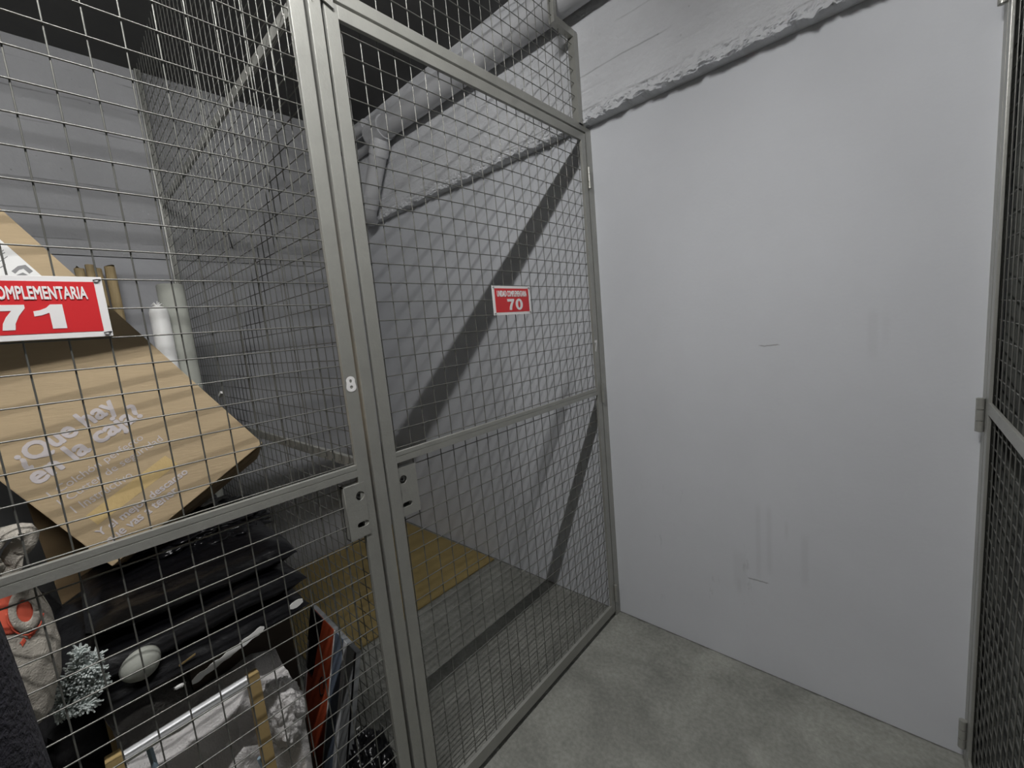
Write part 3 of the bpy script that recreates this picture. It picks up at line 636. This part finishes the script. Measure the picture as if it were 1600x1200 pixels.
# wooden stakes, rolls against the back wall
def stake(label, px, top, rr, seed):
    t = at_x(px[0], px[1], -1.88); rn = random.Random(seed); base = Vector((-1.80, t.y-.012, 0))
    b = B(); n = 9; pts = [base.lerp(t, i/8)+Vector((0, .004*rn.uniform(-1, 1), 0)) for i in range(9)]
    b.tube(pts, [rr*(1+.12*rn.uniform(-1, 1)) for _ in range(9)], n)
    for i in range(len(b.v)-n, len(b.v)):
        x, y, z = b.v[i]; b.v[i] = (x, y, z+rn.uniform(-.02, .012))
    return tag(b.build('wooden_stake', 'stake', None, True), label, 'stake', 'rough wooden stakes leaning on the back wall')
stake('rough wooden stake behind the big carton, leftmost of the four', (125, 420), 0, .017, 1)
stake('rough wooden stake behind the big carton, second from the left of the four', (139, 414), 0, .0165, 2)
stake('rough wooden stake behind the big carton, third from the left of the four', (152, 420), 0, .0165, 3)
stake('rough wooden stake standing apart, rightmost of the four', (170, 417), 0, .019, 4)
p = at_x(270, 445, -1.42)
gr_ = thing('foam_roll', 'thick grey-green roll standing upright against the partition behind the carton', 'roll', (p.x, p.y, 0))
B().tube([(p.x+.01, p.y-.012, 0), (p.x, p.y-.012, p.z-.006), (p.x, p.y-.012, p.z)], [.050, .050, .046], 28).build('roll', 'greyroll', gr_, True)
p2 = at_x(246, 478, -1.36)
wr = thing('plastic_roll', 'slim white plastic-wrapped roll with a knotted top beside the grey-green roll', 'roll', (p2.x, p2.y, 0))
B().tube([(p2.x, p2.y, 0), (p2.x, p2.y, p2.z-.03), (p2.x, p2.y, p2.z-.008), (p2.x, p2.y, p2.z)], [.034, .034, .028, .010], 24).build('roll', 'white', wr, True)
kb = B()
for i in range(7):
    a = i*.9; kb.tube([(p2.x, p2.y, p2.z-.003), (p2.x+.006*math.cos(a), p2.y+.012*math.sin(a), p2.z+.006), (p2.x+.01*math.cos(a), p2.y+.022*math.sin(a), p2.z+.012+.008*math.cos(a*2))], [.004, .0025, .001], 6)
kb.build('knot', 'white', wr, True)

# low stand: tube rail on wooden uprights, white cloth over it
st = thing('wooden_stand', 'low stand of pale wooden uprights joined by a metal tube, piled with white cloth', 'stand', (-.2, -1.65, 0))
tl = at_x(193, 1184, -.155); tr = at_x(388, 1062, -.155)
B().tube([tl, tr], .0125, 18).build('tube_rail', 'alu', st, True)
B().box(tr.x-.010, tr.x+.014, tr.y-.004, tr.y+.022, .0, tr.z+.012).build('upright', 'wood', st, bevel=.003)
B().box(tl.x-.014, tl.x+.014, tl.y-.026, tl.y, .0, tl.z+.016).build('upright', 'wood', st, bevel=.003)
B().box(tl.x-.40, tl.x-.372, tl.y-.026, tl.y, .0, tl.z-.05).build('upright', 'wood', st, bevel=.003)
B().box(tl.x-.40, tl.x-.372, tr.y-.004, tr.y+.022, .0, tl.z-.05).build('upright', 'wood', st, bevel=.003)
B().box(tl.x-.39, tr.x+.004, tl.y-.026, tr.y+.022, .22, .235).build('shelf', 'wood', st, bevel=.002)
def towel(u, v):
    y = -1.785+.365*u
    if v < .35: t = v/.35; x = -.214-.01*t; z = .16+.30*t
    else: t = (v-.35)/.65; x = -.224-.25*t; z = .46+.135*math.sin(min(1, t*1.3)*PI/2)
    q = v*.5
    wv = noise.noise(Vector((y*6, q*7, 1)))
    a = (y*1.0-q*.5)*30+4.5*wv; fold = (1-abs(math.sin(a*.5)))**1.4*(.35+.65*abs(noise.noise(Vector((y*4, q*5, 11)))*2))
    a2 = (y*.4+q)*44+4*noise.noise(Vector((y*8, q*9, 5))); f2 = (1-abs(math.sin(a2*.5)))**2*(.3+abs(noise.noise(Vector((y*9, q*7, 21)))*2))
    big = noise.noise(Vector((y*7, q*8, 9)))
    return (x+.026*fold+.010*f2+.016*big, y+.014*wv, z+.022*fold+.012*f2+.030*big)
tag(grid('cloth', 'towel', towel, 150, 110, None, .004), 'crumpled white cotton cloth heaped on the low wooden stand', 'cloth')
tag(blob('cloth', 'towel', (-.245, -1.458, .475), (.070, .052, .095), .14, 2.0, 9, None, 0, 5, .22), 'white cloth bundle bulging at the right end of the heap', 'cloth')
for (p, q, s) in [((232, 1165), (243, 1200), 0), ((405, 1184), (420, 1215), 1)]:
    a = at_x(*p, -.165); c = at_x(*q, -.165)
    tag(B().tube([a, c], .0055, 4).build('plastic_strip', 'blue'), ['pale blue plastic strip in front of the left end of the cloth heap', 'pale blue plastic strip at the foot of the right upright of the stand'][s], 'strip')

# flat package leaning on the partition (bands of orange, blue-grey and grey)
pk = thing('flat_package', 'flat package leaning on the partition, with orange, blue-grey and grey bands', 'package', (-.42, -1.3, 0))
TT, BT = Vector((0, -1.226, .52)), Vector((0, -1.345, .012)); PD = (TT-BT); PN = Vector((0, -PD.z, PD.y)).normalized()
if PN.y > 0: PN = -PN
def pk_band(pts, name, m, th, lift):
    q = [Vector((x, 0, 0))+BT+PD*t+PN*lift for x, t in pts]; n = len(q); b = B()
    b.add(q+[v+PN*th for v in q], [tuple(range(n)), tuple(range(n, 2*n))]+[(i, (i+1) % n, n+(i+1) % n, n+i) for i in range(n)])
    return b.build(name, m, pk)
pk_band([(-.56, 0), (-.222, 0), (-.222, .985), (-.56, 1.02)], 'core', 'greyband', .016, 0)
pk_band([(-.560, .15), (-.546, .15), (-.544, .80), (-.557, .80)], 'edge_strip', 'alu', .006, .016)
pk_band([(-.545, 0), (-.385, 0), (-.373, 1.0), (-.545, 1.018)], 'orange_band', 'orangeband', .002, .016)
pk_band([(-.556, .62), (-.50, .60), (-.488, .75), (-.455, 1.01), (-.556, 1.02)], 'black_corner', 'blackbag', .004, .018)
pk_band([(-.385, 0), (-.376, 0), (-.364, 1.0), (-.373, 1.0)], 'pale_line', 'white', .002, .016)
pk_band([(-.376, 0), (-.315, 0), (-.304, .993), (-.364, 1.0)], 'blue_grey_band', 'blueband', .002, .016)
pk_band([(-.315, 0), (-.296, 0), (-.282, .99), (-.304, .993)], 'pale_band', 'alu', .002, .016)
pk_band([(-.229, 0), (-.222, 0), (-.222, .985), (-.229, .986)], 'dark_edge', 'blackbag', .003, .016)
o_ = B(); ctr = Vector((-.425, 0, 0))+BT+PD*.60+PN*.0195
o_.tube([ctr+Vector((.016*math.cos(a), 0, 0))+PD.normalized()*(.030*math.sin(a)) for a in [i*2*PI/20 for i in range(19)]], .0016, 5)
o_.build('drawn_mark', 'dark', pk, True)
tag(blob('bin_bag', 'blackbag', (-.14, -1.28, .155), (.08, .062, .155), .2, 3, 12, None, .95, 5, .2), 'small black bag on the floor in front of the flat package', 'bag')
tag(blob('bin_bag', 'blackbag', (-1.50, -1.66, .22), (.22, .20, .22), .15, 2, 14, None, .95, 5, .15), 'big black bag on the floor under the stack, near the back wall', 'bag')

# ------------------------------------------------------------------ person in a dark fleece at the left edge
def skin_fig(name, m, V, E, R, parent, sub=2, root=0):
    me = bpy.data.meshes.new('tmp'); me.from_pydata(V, E, []); me.update(); o = bpy.data.objects.new('tmp', me); COL.objects.link(o)
    md = o.modifiers.new('s', 'SKIN'); md.use_smooth_shade = True
    for i, sv in enumerate(me.skin_vertices[0].data): sv.radius = (R[i] if isinstance(R[i], tuple) else (R[i], R[i])); sv.use_root = (i == root)
    o.modifiers.new('ss', 'SUBSURF').levels = sub
    dg = bpy.context.evaluated_depsgraph_get(); dg.update(); m2 = bpy.data.meshes.new_from_object(o.evaluated_get(dg)); bpy.data.objects.remove(o); m2.name = name
    return link(name, m2, m, parent, True)
PX, PY = .57, -1.985
pr = thing('person', 'person in a dark navy fleece standing beside the left mesh door', 'person', (PX, PY, 0))
def W(f, s, z): return (PX-f, PY+s, z*.978)       # f forward (towards the mesh), s to the person's right (+y), z up
V = []; E = []; R = []
def J(p, r, par=None):
    V.append(W(*p)); R.append(r); k = len(V)-1
    if par is not None: E.append((par, k))
    return k
pel = J((0, 0, .86), (.135, .10)); wst = J((0, 0, 1.0), (.125, .09), pel); chs = J((0, 0, 1.19), (.14, .095), wst); ubk = J((0, 0, 1.30), (.115, .075), chs)
nk = J((.005, 0, 1.385), .05, ubk); hd0 = J((.015, 0, 1.455), .062, nk); hd1 = J((.02, 0, 1.52), (.078, .082), hd0); hd2 = J((.012, 0, 1.58), (.062, .07), hd1)
J((.108, 0, 1.485), .011, hd1)
for s in (1, -1):
    J((.0, s*.082, 1.50), .014, hd1)
    sh = J((0, s*.155, 1.315), .052, ubk); el = J((-.01, s*.148, 1.06), .040, sh); wr_ = J((.11, s*.150, .86), .026, el); pm = J((.15, s*.185, .80), .030, wr_)
    for k, (df, dl) in enumerate([(-.022, .062), (-.007, .074), (.008, .078), (.022, .070)]):
        f1 = J((.165+df*.4, s*(.185+df*.5), .765), .009, pm); J((.165+dl*.25, s*(.185+df*.7), .765-dl*.62), .008, f1)
    t1 = J((.178, s*.168, .79), .010, pm); J((.192, s*.165, .757), .009, t1)
    hp = J((0, s*.085, .82), (.085, .085), pel); kn = J((.01, s*.10, .47), .055, hp); an = J((-.01, s*.105, .09), .036, kn); J((.12, s*.115, .04), .034, an)
skin_fig('body', 'skin', V, E, R, pr)
def garment(name, m, chain, infl, parent, root=0):
    idx = sorted({i for e in chain for i in e}); mp_ = {i: k for k, i in enumerate(idx)}
    return skin_fig(name, m, [V[i] for i in idx], [(mp_[a], mp_[b_]) for a, b_ in chain], [tuple(x+infl for x in (R[i] if isinstance(R[i], tuple) else (R[i], R[i]))) for i in idx], parent, 3)
arm = [e for e in E if e[0] == ubk and e[1] != nk]; ch = [(pel, wst), (wst, chs), (chs, ubk)]
for a in arm: ch += [a]+[e for e in E if e[0] == a[1]]+[e for e in E if e[0] in [x[1] for x in E if x[0] == a[1]]]
garment('fleece_jacket', 'fleece', ch, .019, pr)
lg_ = []
for e in [e for e in E if e[0] == pel and e[1] != wst]: lg_ += [e]+[x for x in E if x[0] == e[1]]+[]
lg2 = lg_+[x for x in E if x[0] in [q[1] for q in lg_ if q[0] != pel]]
lg2 = [e for e in lg2 if V[e[1]][2] > .05]
garment('trousers', 'trouser', lg2, .014, pr)
blob('hair', 'hair', W(-.012, 0, 1.575), (.098, .088, .085), .06, 6, 3, pr, .35, 4)
for s in (1, -1): blob('eye', 'dark', W(.094, s*.030, 1.525), (.006, .010, .006), 0, 1, 1, pr, 0, 2)
B().tube([W(.097, -.022, 1.462), W(.102, 0, 1.460), W(.097, .022, 1.462)], .004, 6).build('mouth', 'orange', pr, True)
for s in (1, -1): B().box(PX-.17, PX+.06, PY+s*.11-.045, PY+s*.11+.045, 0, .06).build('shoe', 'dark', pr, bevel=.02)
